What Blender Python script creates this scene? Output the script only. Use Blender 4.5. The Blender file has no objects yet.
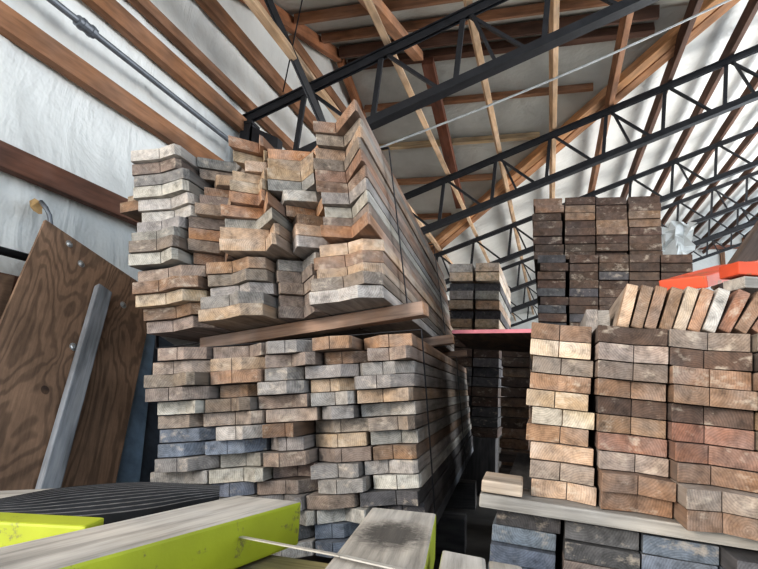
import bpy, bmesh, math, random
from mathutils import Vector, Matrix, noise

random.seed(11)
SC = bpy.context.scene
COL = SC.collection

# ------------------------------------------------------------------ camera frame
F, CX, CY, EYE = 570.0, 379.0, 284.5, 1.0
CAM = Vector((0, 0, EYE))
D = Vector((171, -110, 570)).normalized()
U = Vector((.0497, 1, .178)); U = (U - D * U.dot(D)).normalized()
X = U.cross(D)
if X.x < 0: X = -X
def ray(px, py):
    c = Vector((px - CX, CY - py, F))
    return Vector((c.dot(X), c.dot(D), c.dot(U)))
def onx(px, py, x):
    r = ray(px, py); return CAM + r * (x / r.x)
def ony(px, py, y):
    r = ray(px, py); return CAM + r * (y / r.y)
def onz(px, py, z):
    r = ray(px, py); return CAM + r * ((z - EYE) / r.z)

cam_data = bpy.data.cameras.new('camera')
cam = bpy.data.objects.new('camera', cam_data); COL.objects.link(cam)
cam_data.sensor_fit = 'HORIZONTAL'; cam_data.sensor_width = 36.0
cam_data.lens = 36.0 * F / 758.0
cam_data.clip_start = .02
# world = (X.c, D.c, U.c); camera axes: +x right, +y up, -z forward
cam.matrix_world = Matrix(((X.x, X.y, -X.z, 0), (D.x, D.y, -D.z, 0), (U.x, U.y, -U.z, EYE), (0, 0, 0, 1)))
SC.camera = cam

# ------------------------------------------------------------------ colour + materials
def lin(r, g, b):
    f = lambda c: (c / 255 / 12.92) if c / 255 <= .04045 else ((c / 255 + .055) / 1.055) ** 2.4
    return (f(r), f(g), f(b), 1.0)

class NT:
    def __init__(self, name):
        self.m = bpy.data.materials.new(name); self.m.use_nodes = True
        self.t = self.m.node_tree; self.b = self.t.nodes['Principled BSDF']
    def n(self, typ, **kw):
        x = self.t.nodes.new(typ)
        for k, v in kw.items():
            if k.startswith('i_'):
                key = k[2:]; key = int(key) if key.isdigit() else key.replace('_', ' ')
                x.inputs[key].default_value = v
            else: setattr(x, k, v)
        return x
    def l(self, a, b): self.t.links.new(a, b)
    def ramp(self, src, stops):
        r = self.n('ShaderNodeValToRGB'); e = r.color_ramp.elements
        while len(e) < len(stops): e.new(.5)
        for i, (p, c) in enumerate(stops): e[i].position = p; e[i].color = c if len(c) == 4 else (*c, 1)
        self.l(src, r.inputs['Fac']); return r.outputs['Color']
    def mix(self, a, b, fac, mode='MIX'):
        x = self.n('ShaderNodeMix', data_type='RGBA', blend_type=mode)
        for i, v in ((6, a), (7, b), (0, fac)):
            if hasattr(v, 'is_linked') or hasattr(v, 'links'): self.l(v, x.inputs[i])
            else: x.inputs[i].default_value = v
        return x.outputs[2]
    def coords(self, scale=(1, 1, 1), rnd=True):
        tc = self.n('ShaderNodeTexCoord'); mp = self.n('ShaderNodeMapping')
        mp.inputs['Scale'].default_value = scale
        self.l(tc.outputs['Object'], mp.inputs['Vector'])
        if rnd:
            oi = self.n('ShaderNodeObjectInfo'); c = self.n('ShaderNodeCombineXYZ')
            ml = self.n('ShaderNodeMath', operation='MULTIPLY', i_1=37.0); self.l(oi.outputs['Random'], ml.inputs[0])
            for i in range(3): self.l(ml.outputs[0], c.inputs[i])
            self.l(c.outputs[0], mp.inputs['Location'])
        return mp.outputs[0]
    def bump(self, h, s=.3, d=.01):
        b = self.n('ShaderNodeBump', i_Strength=s, i_Distance=d); self.l(h, b.inputs['Height']); self.l(b.outputs[0], self.b.inputs['Normal'])

def grey(v): return (v, v, v, 1)

def wood_side(name, axis='y', dark=.45, light=1.25, rough=.85, dust=.3, aged=.6):
    """weathered board faces; base tint from the object's own colour, grain along AXIS"""
    k = NT(name)
    sc = {'y': (26, 1.3, 26), 'x': (1.3, 26, 26), 'z': (26, 26, 1.3)}[axis]
    sc2 = {'y': (6, 1.6, 6), 'x': (1.6, 6, 6), 'z': (6, 6, 1.6)}[axis]
    oi = k.n('ShaderNodeObjectInfo')
    v = k.coords(sc); g = k.n('ShaderNodeTexNoise', i_Scale=1.6, i_Detail=5.0, i_Roughness=.7); k.l(v, g.inputs['Vector'])
    v2 = k.coords(sc2); g2 = k.n('ShaderNodeTexNoise', i_Scale=1.2, i_Detail=3.0, i_Roughness=.6); k.l(v2, g2.inputs['Vector'])
    f = k.ramp(g.outputs['Fac'], [(.25, grey(dark)), (.5, grey(.95)), (.75, grey(light))])
    n5 = k.n('ShaderNodeTexNoise', i_Scale=2.0, i_Detail=4.0, i_Roughness=.6); k.l(k.coords(), n5.inputs['Vector'])
    ag = k.ramp(n5.outputs['Fac'], [(.38, grey(0)), (.62, grey(aged))])
    hs = k.n('ShaderNodeHueSaturation', i_Saturation=.3, i_Value=.9); k.l(oi.outputs['Color'], hs.inputs['Color'])
    c = k.mix(oi.outputs['Color'], hs.outputs['Color'], ag)
    c = k.mix(c, f, 1.0, 'MULTIPLY')
    b2 = k.ramp(g2.outputs['Fac'], [(.35, grey(.62)), (.62, grey(1.12))])
    c = k.mix(c, b2, 1.0, 'MULTIPLY')
    d = k.ramp(g2.outputs['Fac'], [(.52, grey(0)), (.75, grey(dust))])
    c = k.mix(c, lin(170, 165, 160), d)
    k.l(c, k.b.inputs['Base Color']); k.b.inputs['Roughness'].default_value = rough
    k.bump(g.outputs['Fac'], .35, .006)
    return k.m

def wood_end(name, axis='y'):
    """sawn end faces: growth rings around an off-centre pith, checks and dirt"""
    k = NT(name); oi = k.n('ShaderNodeObjectInfo')
    tc = k.n('ShaderNodeTexCoord')
    sep = k.n('ShaderNodeSeparateXYZ'); k.l(tc.outputs['Object'], sep.inputs[0])
    a, b = {'y': (0, 2), 'x': (1, 2), 'z': (0, 1)}[axis]
    r1 = k.n('ShaderNodeMapRange', i_3=-.09, i_4=.09); k.l(oi.outputs['Random'], r1.inputs[0])
    fr = k.n('ShaderNodeMath', operation='MULTIPLY', i_1=7.31); k.l(oi.outputs['Random'], fr.inputs[0])
    fr2 = k.n('ShaderNodeMath', operation='FRACT'); k.l(fr.outputs[0], fr2.inputs[0])
    r2 = k.n('ShaderNodeMapRange', i_3=-.10, i_4=.12); k.l(fr2.outputs[0], r2.inputs[0])
    sx = k.n('ShaderNodeMath', operation='SUBTRACT'); k.l(sep.outputs[a], sx.inputs[0]); k.l(r1.outputs[0], sx.inputs[1])
    sz = k.n('ShaderNodeMath', operation='SUBTRACT'); k.l(sep.outputs[b], sz.inputs[0]); k.l(r2.outputs[0], sz.inputs[1])
    cb = k.n('ShaderNodeCombineXYZ'); k.l(sx.outputs[0], cb.inputs[0]); k.l(sz.outputs[0], cb.inputs[1])
    nz = k.n('ShaderNodeTexNoise', i_Scale=9.0, i_Detail=2.0); k.l(k.coords(), nz.inputs['Vector'])
    ln = k.n('ShaderNodeVectorMath', operation='LENGTH'); k.l(cb.outputs[0], ln.inputs[0])
    w1 = k.n('ShaderNodeMath', operation='MULTIPLY_ADD', i_1=.02); k.l(nz.outputs['Fac'], w1.inputs[0]); k.l(ln.outputs['Value'], w1.inputs[2])
    w2 = k.n('ShaderNodeMath', operation='MULTIPLY', i_1=900.0); k.l(w1.outputs[0], w2.inputs[0])
    w3 = k.n('ShaderNodeMath', operation='SINE'); k.l(w2.outputs[0], w3.inputs[0])
    rm = k.n('ShaderNodeMapRange', i_1=-1.0, i_2=1.0, i_3=0.0, i_4=1.0); k.l(w3.outputs[0], rm.inputs[0])
    ring = k.ramp(rm.outputs[0], [(.1, grey(.70)), (.7, grey(1.08))])
    n5 = k.n('ShaderNodeTexNoise', i_Scale=7.0, i_Detail=4.0, i_Roughness=.6); k.l(k.coords((1, 1, 1.6)), n5.inputs['Vector'])
    ag = k.ramp(n5.outputs['Fac'], [(.38, grey(0)), (.66, grey(.5))])
    hs = k.n('ShaderNodeHueSaturation', i_Saturation=.35, i_Value=.85); k.l(oi.outputs['Color'], hs.inputs['Color'])
    c = k.mix(oi.outputs['Color'], hs.outputs['Color'], ag)
    c = k.mix(c, ring, .5, 'MULTIPLY')
    n2 = k.n('ShaderNodeTexNoise', i_Scale=24.0, i_Detail=6.0, i_Roughness=.75); k.l(k.coords(), n2.inputs['Vector'])
    mott = k.ramp(n2.outputs['Fac'], [(.28, grey(.38)), (.5, grey(.95)), (.72, grey(1.4))])
    c = k.mix(c, mott, 1.0, 'MULTIPLY')
    n3 = k.n('ShaderNodeTexNoise', i_Scale=11.0, i_Detail=4.0, i_Roughness=.7); k.l(k.coords((1.3, 1, 2)), n3.inputs['Vector'])
    pale = k.ramp(n3.outputs['Fac'], [(.56, grey(0)), (.7, grey(.5))])
    c = k.mix(c, lin(205, 190, 172), pale)
    k.l(c, k.b.inputs['Base Color']); k.b.inputs['Roughness'].default_value = .9
    k.bump(n2.outputs['Fac'], .5, .006)
    return k.m

def flat_mat(name, col, rough=.6, metal=0., var=.25, scale=8., bump=.15):
    k = NT(name)
    n = k.n('ShaderNodeTexNoise', i_Scale=scale, i_Detail=5.0, i_Roughness=.65); k.l(k.coords(), n.inputs['Vector'])
    f = k.ramp(n.outputs['Fac'], [(.3, grey(1 - var)), (.7, grey(1 + var))])
    k.l(k.mix(col, f, 1.0, 'MULTIPLY'), k.b.inputs['Base Color'])
    k.b.inputs['Roughness'].default_value = rough; k.b.inputs['Metallic'].default_value = metal
    k.bump(n.outputs['Fac'], bump, .01)
    return k.m

def film_mat(name, col, lo=.78):
    """white plastic-faced insulation, softly wrinkled"""
    k = NT(name)
    n1 = k.n('ShaderNodeTexNoise', i_Scale=1.6, i_Detail=5.0, i_Roughness=.6); k.l(k.coords(rnd=False), n1.inputs['Vector'])
    n2 = k.n('ShaderNodeTexNoise', i_Scale=1.5, i_Detail=4.0, i_Roughness=.55, i_Distortion=.9); k.l(k.coords((1.0, 1.7, .9), rnd=False), n2.inputs['Vector'])
    add = k.n('ShaderNodeMath', operation='MULTIPLY_ADD', i_1=.9); k.l(n2.outputs['Fac'], add.inputs[0]); k.l(n1.outputs['Fac'], add.inputs[2])
    f = k.ramp(n1.outputs['Fac'], [(.3, grey(lo)), (.6, grey(1.0))])
    k.l(k.mix(col, f, 1.0, 'MULTIPLY'), k.b.inputs['Base Color'])
    k.b.inputs['Roughness'].default_value = .42
    k.bump(add.outputs[0], .5, .09)
    return k.m

def ply_mat(name, c1, c2):
    """rotary-cut veneer: nested contour bands drawn out along the sheet"""
    k = NT(name)
    v = k.coords((1.7, .55, 1.0), rnd=False)
    n = k.n('ShaderNodeTexNoise', i_Scale=1.7, i_Detail=4.0, i_Roughness=.42, i_Distortion=.5); k.l(v, n.inputs['Vector'])
    w = k.n('ShaderNodeMath', operation='MULTIPLY', i_1=120.0); k.l(n.outputs['Fac'], w.inputs[0])
    s = k.n('ShaderNodeMath', operation='SINE'); k.l(w.outputs[0], s.inputs[0])
    rm = k.n('ShaderNodeMapRange', i_1=-1.0, i_2=1.0, i_3=0.0, i_4=1.0); k.l(s.outputs[0], rm.inputs[0])
    base = k.ramp(rm.outputs[0], [(.1, c1), (.55, c2)])
    n2 = k.n('ShaderNodeTexNoise', i_Scale=1.9, i_Detail=6.0, i_Roughness=.7); k.l(k.coords(rnd=False), n2.inputs['Vector'])
    st = k.ramp(n2.outputs['Fac'], [(.3, grey(.62)), (.65, grey(1.15))])
    n3 = k.n('ShaderNodeTexNoise', i_Scale=60.0, i_Detail=3.0, i_Roughness=.7); k.l(k.coords((1, .08, 1), rnd=False), n3.inputs['Vector'])
    fi = k.ramp(n3.outputs['Fac'], [(.35, grey(.8)), (.6, grey(1.05))])
    c = k.mix(k.mix(base, st, 1.0, 'MULTIPLY'), fi, 1.0, 'MULTIPLY')
    k.l(c, k.b.inputs['Base Color']); k.b.inputs['Roughness'].default_value = .75
    k.bump(rm.outputs[0], .1, .003)
    return k.m

def paint_mat(name, col):
    k = NT(name)
    n = k.n('ShaderNodeTexNoise', i_Scale=14.0, i_Detail=6.0, i_Roughness=.75); k.l(k.coords(), n.inputs['Vector'])
    chip = k.ramp(n.outputs['Fac'], [(.58, grey(0)), (.64, grey(.8))])
    n2 = k.n('ShaderNodeTexNoise', i_Scale=4.0, i_Detail=3.0); k.l(k.coords(), n2.inputs['Vector'])
    f = k.ramp(n2.outputs['Fac'], [(.3, grey(.72)), (.7, grey(1.12))])
    c = k.mix(k.mix(col, f, 1.0, 'MULTIPLY'), lin(110, 105, 70), chip)
    k.l(c, k.b.inputs['Base Color']); k.b.inputs['Roughness'].default_value = .6
    k.bump(n.outputs['Fac'], .3, .004)
    return k.m

M = dict(
    side=wood_side('plank side wood'), end=wood_end('plank end grain'),
    frame_y=wood_side('framing wood along', 'y', .65, 1.15, .8, .03, .2), frame_x=wood_side('framing wood across', 'x', .65, 1.15, .8, .03, .2),
    frame_z=wood_side('framing wood upright', 'z', .65, 1.15, .8, .03, .2),
    steel=flat_mat('black painted steel', lin(47, 47, 50), .5, .3, .3, 9),
    pipe=flat_mat('grey pipe', lin(112, 116, 122), .45, .3, .15, 12),
    film=film_mat('white insulation film', lin(226, 226, 222), .84),
    film_shaded=film_mat('shaded insulation film', lin(190, 190, 184), .8),  # darker copy of the white film, gable shade put into the colour
    concrete=flat_mat('concrete floor', lin(92, 88, 84), .9, 0, .3, 3),
    ply=ply_mat('plywood face', lin(118, 95, 78), lin(146, 118, 97)),
    ply_dark=ply_mat('dark plywood face', lin(70, 55, 46), lin(98, 78, 64)),
    blue=flat_mat('blue grey sheet', lin(136, 158, 178), .6, .1, .35, 5),
    slate=flat_mat('dark slate sheet', lin(92, 102, 114), .65, .1, .4, 6),
    paint=paint_mat('yellow green paint', lin(164, 172, 44)),
    orange=paint_mat('orange paint', lin(212, 88, 56)),
    pink=flat_mat('pink painted edge', lin(190, 120, 130), .7),
    rubber=flat_mat('black rubber', lin(36, 36, 38), .7, 0, .3, 20),
    dusty=flat_mat('dusty rubber', lin(92, 90, 90), .9, 0, .5, 30),
    strap=flat_mat('dark strap steel', lin(40, 40, 44), .5, .5, .2, 20),
    band=flat_mat('pale strap', lin(170, 165, 158), .5, .1, .2, 20),
    zinc=flat_mat('zinc', lin(185, 188, 190), .35, .8, .1, 20),
    cable=flat_mat('pale cable', lin(190, 190, 188), .5),
    kraft=flat_mat('torn kraft paper', lin(196, 160, 112), .8),
)

# ------------------------------------------------------------------ mesh helpers
def tag(o, label, cat, group=None, kind=None):
    if label: o['label'] = label
    if cat: o['category'] = cat
    if group: o['group'] = group
    if kind: o['kind'] = kind
    return o
def link(name, bm, mats, parent=None, color=None, matrix=None):
    bmesh.ops.recalc_face_normals(bm, faces=bm.faces)
    me = bpy.data.meshes.new(name); bm.to_mesh(me); bm.free()
    for m in (mats if isinstance(mats, (list, tuple)) else [mats]): me.materials.append(m)
    o = bpy.data.objects.new(name, me); COL.objects.link(o)
    if color: o.color = color
    if parent: o.parent = parent
    if matrix is not None: o.matrix_world = matrix
    return o
def empty(name, loc=(0, 0, 0)):
    o = bpy.data.objects.new(name, None); COL.objects.link(o); o.location = loc; o.empty_display_size = .1
    return o
def struct(o):
    o['kind'] = 'structure'; return o
def box(bm, lo, hi, bev=0.0, mi=0):
    vs = [bm.verts.new((x, y, z)) for x in (lo[0], hi[0]) for y in (lo[1], hi[1]) for z in (lo[2], hi[2])]
    fs = [bm.faces.new([vs[i] for i in q]) for q in ((0, 1, 3, 2), (4, 6, 7, 5), (0, 4, 5, 1), (2, 3, 7, 6), (0, 2, 6, 4), (1, 5, 7, 3))]
    for f in fs: f.material_index = mi
    if bev:
        es = {e for f in fs for e in f.edges}
        bmesh.ops.bevel(bm, geom=list(es), offset=bev, segments=2, affect='EDGES', profile=.6)
    return fs
def bar(bm, a, b, w, h, up=(0, 0, 1), mi=0, bev=0.0):
    a, b = Vector(a), Vector(b); d = (b - a); L = d.length; d.normalize()
    s = d.cross(Vector(up))
    if s.length < 1e-4: s = d.cross(Vector((1, 0, 0)))
    s.normalize(); u = s.cross(d)
    before = set(bm.verts)
    box(bm, (-w / 2, 0, -h / 2), (w / 2, L, h / 2), bev, mi)
    m = Matrix(((s.x, d.x, u.x, a.x), (s.y, d.y, u.y, a.y), (s.z, d.z, u.z, a.z), (0, 0, 0, 1)))
    for v in bm.verts:
        if v not in before: v.co = m @ v.co
def tube(bm, pts, r, seg=10):
    pts = [Vector(p) for p in pts]; rings = []
    for i, p in enumerate(pts):
        d = (pts[min(i + 1, len(pts) - 1)] - pts[max(i - 1, 0)]).normalized()
        s = d.cross(Vector((0, 0, 1)));  s = s if s.length > 1e-3 else Vector((1, 0, 0)); s.normalize(); u = s.cross(d)
        rings.append([bm.verts.new(p + s * r * math.cos(t) + u * r * math.sin(t)) for t in (2 * math.pi * k / seg for k in range(seg))])
    for q, w in zip(rings, rings[1:]):
        for k in range(seg): bm.faces.new((q[k], q[(k + 1) % seg], w[(k + 1) % seg], w[k]))
    bm.faces.new(rings[0]); bm.faces.new(rings[-1][::-1])
def slab(bm, poly, n, t):
    """polygon (3-D points) given thickness t along n"""
    n = Vector(n).normalized()
    a = [bm.verts.new(Vector(p)) for p in poly]; b = [bm.verts.new(Vector(p) + n * t) for p in poly]
    bm.faces.new(a); bm.faces.new(b[::-1])
    for i in range(len(a)):
        j = (i + 1) % len(a); bm.faces.new((a[i], b[i], b[j], a[j]))
def beam(name, a, b, w, h, mats, color, label, cat, group=None, bev=.006, up=(0, 0, 1)):
    """a squared timber from a to b, its own local Y along the length, slot 1 on the sawn ends"""
    a, b = Vector(a), Vector(b); d = b - a; L = d.length; d.normalize()
    s = d.cross(Vector(up)).normalized(); u = s.cross(d)
    m = Matrix(((s.x, d.x, u.x, a.x), (s.y, d.y, u.y, a.y), (s.z, d.z, u.z, a.z), (0, 0, 0, 1)))
    bm = bmesh.new(); box(bm, (-w / 2, 0, -h / 2), (w / 2, L, h / 2), bev)
    if len(mats) > 1:
        bm.normal_update()
        for f in bm.faces:
            if abs(f.normal.y) > .8: f.material_index = 1
    o = link(name, bm, mats, None, color, m)
    return tag(o, label, cat, group)

# ------------------------------------------------------------------ the shell
WX = -2.8                      # inner face of the insulated wall
EZ, SL = 3.74, .385            # roof underside: z = EZ + SL*(x-WX)
RY, RZ, CS = 6.62, 5.50, .34   # ridge and slope of the cross gable
Y0, Y1 = -2.5, 25.0
AX = WX + (RZ - EZ) / SL       # where the cross gable's ridge dies into the main roof
YN, YF = RY - (RZ - EZ) / CS, RY + (RZ - EZ) / CS
XR = 11.0
zr = lambda x: EZ + SL * (x - WX)

bm = bmesh.new(); box(bm, (-3.2, Y0, -.1), (XR, Y1, 0)); struct(link('floor', bm, M['concrete']))
# insulated wall with the film bellying between girts
GIRT_Z = [1.42, 2.10, 2.82, 3.36, 3.60, 4.14, 4.78]
bm = bmesh.new()
ny, nz_ = 150, 60
def top_at(y):
    if YN < y < YF: return RZ - CS * abs(y - RY) + .02
    return EZ + .02
grid = []
for i in range(ny + 1):
    y = Y0 + (15 - Y0) * i / ny if i < ny else Y1
    col = []
    for j in range(nz_ + 1):
        z = top_at(y) * j / nz_
        dg = min(abs(z - g) for g in GIRT_Z + [0])
        belly = .055 * min(1, dg / .3) ** .7
        wr = noise.fractal(Vector((y * 1.5 + z * .9, z * 1.1, 3.1)), 1.0, 2.0, 4) * .03
        fold = max(0, noise.noise(Vector((y * 3.4 + z * 1.7, z * .5, 9.)))) ** 2 * .10
        col.append(bm.verts.new((WX - .03 - belly + (wr + fold) * min(1, dg / .12), y, z)))
    grid.append(col)
for i in range(ny):
    for j in range(nz_):
        f = bm.faces.new((grid[i][j], grid[i + 1][j], grid[i + 1][j + 1], grid[i][j + 1])); f.smooth = True
struct(link('wall_left', bm, M['film']))
bm = bmesh.new(); slab(bm, [(-3.2, Y1, 0), (XR, Y1, 0), (XR, Y1, zr(XR)), (-3.2, Y1, zr(-3.2))], (0, 1, 0), .1)
struct(link('wall_back', bm, M['film']))
# main roof with the opening of the cross gable, then the two slopes of the cross gable
def sheet(name, poly, n, mat):
    bm = bmesh.new(); slab(bm, poly, n, .05); return struct(link(name, bm, mat))
P = lambda x, y: (x, y, zr(x))
bm = bmesh.new()
for poly in ([P(WX - .3, Y0), P(XR, Y0), P(XR, RY), P(AX, RY), P(WX - .3, YN - .3 * SL / CS)],
             [P(WX - .3, Y1), P(XR, Y1), P(XR, RY), P(AX, RY), P(WX - .3, YF + .3 * SL / CS)]):
    slab(bm, poly, (0, 0, 1), .05)
struct(link('ceiling', bm, M['film']))
bm = bmesh.new()
slab(bm, [(WX - .3, RY, RZ), (AX, RY, RZ), (WX, YN, EZ), (WX - .3, YN, EZ)], (0, 0, 1), .05)
slab(bm, [(WX - .3, RY, RZ), (AX, RY, RZ), (WX, YF, EZ), (WX - .3, YF, EZ)], (0, 0, 1), .05)
struct(link('ceiling_gable', bm, M['film_shaded']))

BROWN, TAN, DKB = lin(150, 106, 74), lin(205, 170, 134), lin(98, 68, 52)
# girts on the wall
names = ['brown timber rail on the white wall, behind the leaning plywood', 'brown timber rail on the white wall just above the leaning plywood',
         'wide brown timber rail on the white wall just below the grey conduit', 'brown timber rail on the white wall just above the grey conduit',
         'narrow brown timber rail on the white wall, second above the grey conduit', 'brown timber rail on the white wall passing behind the first truss end',
         'topmost brown timber rail on the white wall under the roof edge']
for z, lb in zip(GIRT_Z, names):
    ya, yb = Y0 + .1, Y1 - .1
    if z > EZ - .27: h = (RZ - z - .14) / CS; h -= .35; ya, yb = RY - h, RY + h
    hh = .085 if z == 3.60 else .135
    beam('wall_girt', (WX + .02, ya, z), (WX + .02, yb, z), .075, hh, [M['frame_y']], lin(112, 74, 56) if z < 2.5 else BROWN, lb, 'timber rail', 'timber rails on the white wall')
for s, lb in ((-1, 'brown sloping timber at the white wall gable, rising to the ridge'), (1, 'brown sloping timber at the white wall gable, falling away from the ridge')):
    o = beam('gable_rafter', (WX + .06, RY + s * (RZ - EZ) / CS, EZ - .10), (WX + .06, RY + s * .04, RZ - .12), .08, .15, [M['frame_y']], lin(165, 112, 78), lb, 'rafter')
# purlins of the main roof
px_ = [WX + .66 + .73 * k for k in range(14)]
ordn = ['first', 'second', 'third', 'fourth', 'fifth', 'sixth', 'seventh', 'eighth', 'ninth', 'tenth', 'eleventh', 'twelfth', 'thirteenth', 'fourteenth', 'fifteenth', 'sixteenth', 'seventeenth', 'eighteenth']
up_r = Vector((-SL, 0, 1)).normalized()
for k, x in enumerate(px_):
    c = TAN if k < 4 else (lin(150, 108, 78) if k < 5 else DKB)  # pale near the wall, dark farther right: backlighting put into the colours
    z = zr(x) - .195
    beam('roof_purlin', (x, Y0 + .1, z), (x, Y1 - .1, z), .062 if k < 4 else .075, .12, [M['frame_y']], c,
         ('pale' if k < 4 else 'brown') + ' roof purlin running lengthwise over the trusses, %s from the white wall' % ordn[k], 'purlin', 'lengthwise roof purlins', up=up_r)
# purlins of the cross gable: level, running across
nrm_f = Vector((0, CS, 1)).normalized(); nrm_n = Vector((0, -CS, 1)).normalized()
rows = [(1, .16, .2, DKB), (1, .95, .12, BROWN), (1, 1.75, .1, lin(190, 165, 130)), (1, 2.6, .09, lin(170, 125, 90)), (1, 3.6, .09, BROWN),
        (-1, .16, .2, DKB), (-1, .75, .14, BROWN), (-1, 1.5, .14, BROWN), (-1, 2.4, .12, BROWN)]
for i, (s, d, h, c) in enumerate(rows):
    y = RY + s * d; z = RZ - CS * d - (.07 if d > .5 else .095)
    xe = WX + (z + .07 - EZ) / SL - .36
    beam('gable_purlin', (WX + .13, y, z), (xe, y, z), .06 if s > 0 and d > .5 else .09, .1 if d > .5 else .14, [M['frame_y']], c,
         'level timber across the grey gable ceiling, %s from the ridge on the %s slope' % (ordn[[0, 1, 2, 3, 4, 0, 1, 2, 3][i]], 'far' if s > 0 else 'near'), 'purlin', 'level timbers of the gable ceiling', up=nrm_f if s > 0 else nrm_n)
rx = -1.52
beam('gable_rafter', (rx, RY + .05, RZ - .285), (rx, RY + 3.1, RZ - CS * 3.1 - .215), .15, .13, [M['frame_y']], lin(120, 72, 50), 'dark brown rafter sloping down across the grey gable ceiling', 'rafter')
beam('gable_rafter', (rx - .10, RY - .05, RZ - .275), (rx - .10, RY - 2.6, RZ - CS * 2.6 - .205), .13, .11, [M['frame_y']], lin(190, 140, 105), 'light brown rafter on the near gable slope above the first truss', 'rafter')
# the valley timbers
va, vb = Vector((AX, RY, RZ)), Vector((WX, YF, EZ)); vd = (vb - va).normalized()
side = vd.cross(Vector((0, 0, 1))).normalized()
for k, (off, c, lb) in enumerate(((-.08, lin(200, 150, 105), 'light brown valley rafter running diagonally under the roof, along the grey ceiling'), (.07, lin(185, 135, 95), 'light brown valley rafter running diagonally under the roof, along the white ceiling'))):
    dn = Vector((0, 0, -.10))
    beam('valley_rafter', va + side * off + dn - vd * 1.1, vb + side * off + dn - vd * .3, .13, .12, [M['frame_y']], c, lb, 'rafter')

# ------------------------------------------------------------------ steel trusses and posts
TY = [4.48, 7.7, 11.1, 14.4, 17.7, 21.0]
tn = ['nearest', 'second nearest', 'third nearest', 'fourth nearest', 'fifth nearest', 'farthest']
XE = 9.2
def truss(y, nm):
    r = empty('roof_truss', (WX, y, 3.375)); tag(r, 'black steel lattice roof truss, %s of the row' % nm, 'roof truss', 'black lattice trusses under the roof')
    t0 = lambda x: 3.42 + SL * (x - WX); dep = .62
    M0 = Matrix.Translation((-WX, -y, -3.375))
    def part(name, fn):
        bm = bmesh.new(); fn(bm); bmesh.ops.transform(bm, matrix=M0, verts=bm.verts); link(name, bm, M['steel'], r)
    def ang(bm, a, b, s):     # a pair of angles: two legs and a plate
        a, b = Vector(a), Vector(b)
        bar(bm, a + Vector((0, -.022, 0)), b + Vector((0, -.022, 0)), .012, s)
        bar(bm, a + Vector((0, .022, 0)), b + Vector((0, .022, 0)), .012, s)
        q = Vector((0, 0, s / 2 - .006)); bar(bm, a + q, b + q, .105, .012)
    part('top_chord', lambda bm: ang(bm, (WX, y, t0(WX)), (XE, y, t0(XE)), .075))
    def bot(bm):
        a, b = Vector((WX + .15, y, t0(WX + .15) - dep)), Vector((XE, y, t0(XE) - dep))
        bar(bm, a + Vector((0, -.024, 0)), b + Vector((0, -.024, 0)), .014, .09)
        bar(bm, a + Vector((0, .024, 0)), b + Vector((0, .024, 0)), .014, .09)
        q = Vector((0, 0, -.04)); bar(bm, a + q, b + q, .12, .014)
    part('bottom_chord', bot)
    xs = [p for p in px_ if p < XE - .4]; 
    for i, x in enumerate(xs):
        xo = x - .04
        part('web_post', lambda bm: bar(bm, (xo, y, t0(xo) - .03), (xo - .05, y, t0(xo - .05) - dep), .03, .045, (1, 0, 0)))
        xd = x + .52
        part('web_diagonal', lambda bm: bar(bm, (x + .02, y + .005, t0(x + .02) - .03), (xd, y + .005, t0(xd) - dep), .03, .04, (0, 1, 0)))
        if i % 2 == 0:
            xd2 = x + .26
            part('web_diagonal', lambda bm: bar(bm, (x + .04, y - .005, t0(x + .04) - .03), (xd2, y - .005, t0(xd2) - dep), .028, .035, (0, 1, 0)))
for y, nm in zip(TY, tn): truss(y, nm)
def post(y, nm):
    r = empty('steel_post', (WX + .07, y, 0)); tag(r, 'black steel post at the white wall carrying the %s truss' % nm, 'post', 'steel posts at the white wall')
    bm = bmesh.new()
    box(bm, (-.05, -.07, 0), (.05, -.058, 3.36)); box(bm, (-.05, .058, 0), (.05, .07, 3.36)); box(bm, (-.006, -.058, 0), (.006, .058, 3.36))
    link('shaft', bm, M['steel'], r)
    bm = bmesh.new(); box(bm, (-.06, -.08, 3.36), (.07, .08, 3.385)); slab(bm, [(.05, -.05, 3.16), (.05, -.05, 3.34), (.34, -.05, 3.20), (.34, -.05, 3.10)], (0, 1, 0), .1)
    box(bm, (.05, -.05, 3.02), (.064, .05, 3.36))
    link('bracket', bm, M['steel'], r)
for y, nm in zip(TY, tn): post(y, nm)

# conduit along the wall, brace bar, wires
def pipe_thing(name, pts, r, mat, label, cat):
    bm = bmesh.new(); tube(bm, pts, r); o = link(name, bm, mat)
    for f in o.data.polygons: f.use_smooth = True
    return tag(o, label, cat)
cz = 3.07
o = empty('conduit', (WX + .09, 2, cz)); tag(o, 'grey conduit pipe running along the white wall between two timber rails', 'pipe')
bm = bmesh.new(); tube(bm, [(0, -3.5, 0), (0, 2.35, 0)], .021, 12); link('pipe_run', bm, M['pipe'], o)
bm = bmesh.new(); tube(bm, [(0, .42, 0), (0, .56, 0)], .034, 12); tube(bm, [(0, .45, 0), (0, .47, 0)], .039, 12); tube(bm, [(0, .52, 0), (0, .54, 0)], .039, 12); link('coupling', bm, M['pipe'], o)
a, b = ony(262, -8, 3.9), ony(321, 126, 4.30)
bm = bmesh.new(); a2 = a + (a - b) * .02; bar(bm, a2, b, .012, .075, (0, 1, 0)); bar(bm, a2 + Vector((.03, 0, 0)), b + Vector((.03, 0, 0)), .06, .012, (0, 1, 0))
tag(link('brace_bar', bm, M['steel']), 'dark steel angle bar slanting past the nearest truss near the wall', 'brace')
a, b = ony(303, -4, 4.02), ony(283, 92, 4.38)
pipe_thing('hanging_wire', [a + (a - b) * .1, b], .006, M['strap'], 'thin dark wire hanging down to the nearest truss top', 'wire')
a, b = ony(384, 146, 5.2), ony(732, -1, 5.6)
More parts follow.
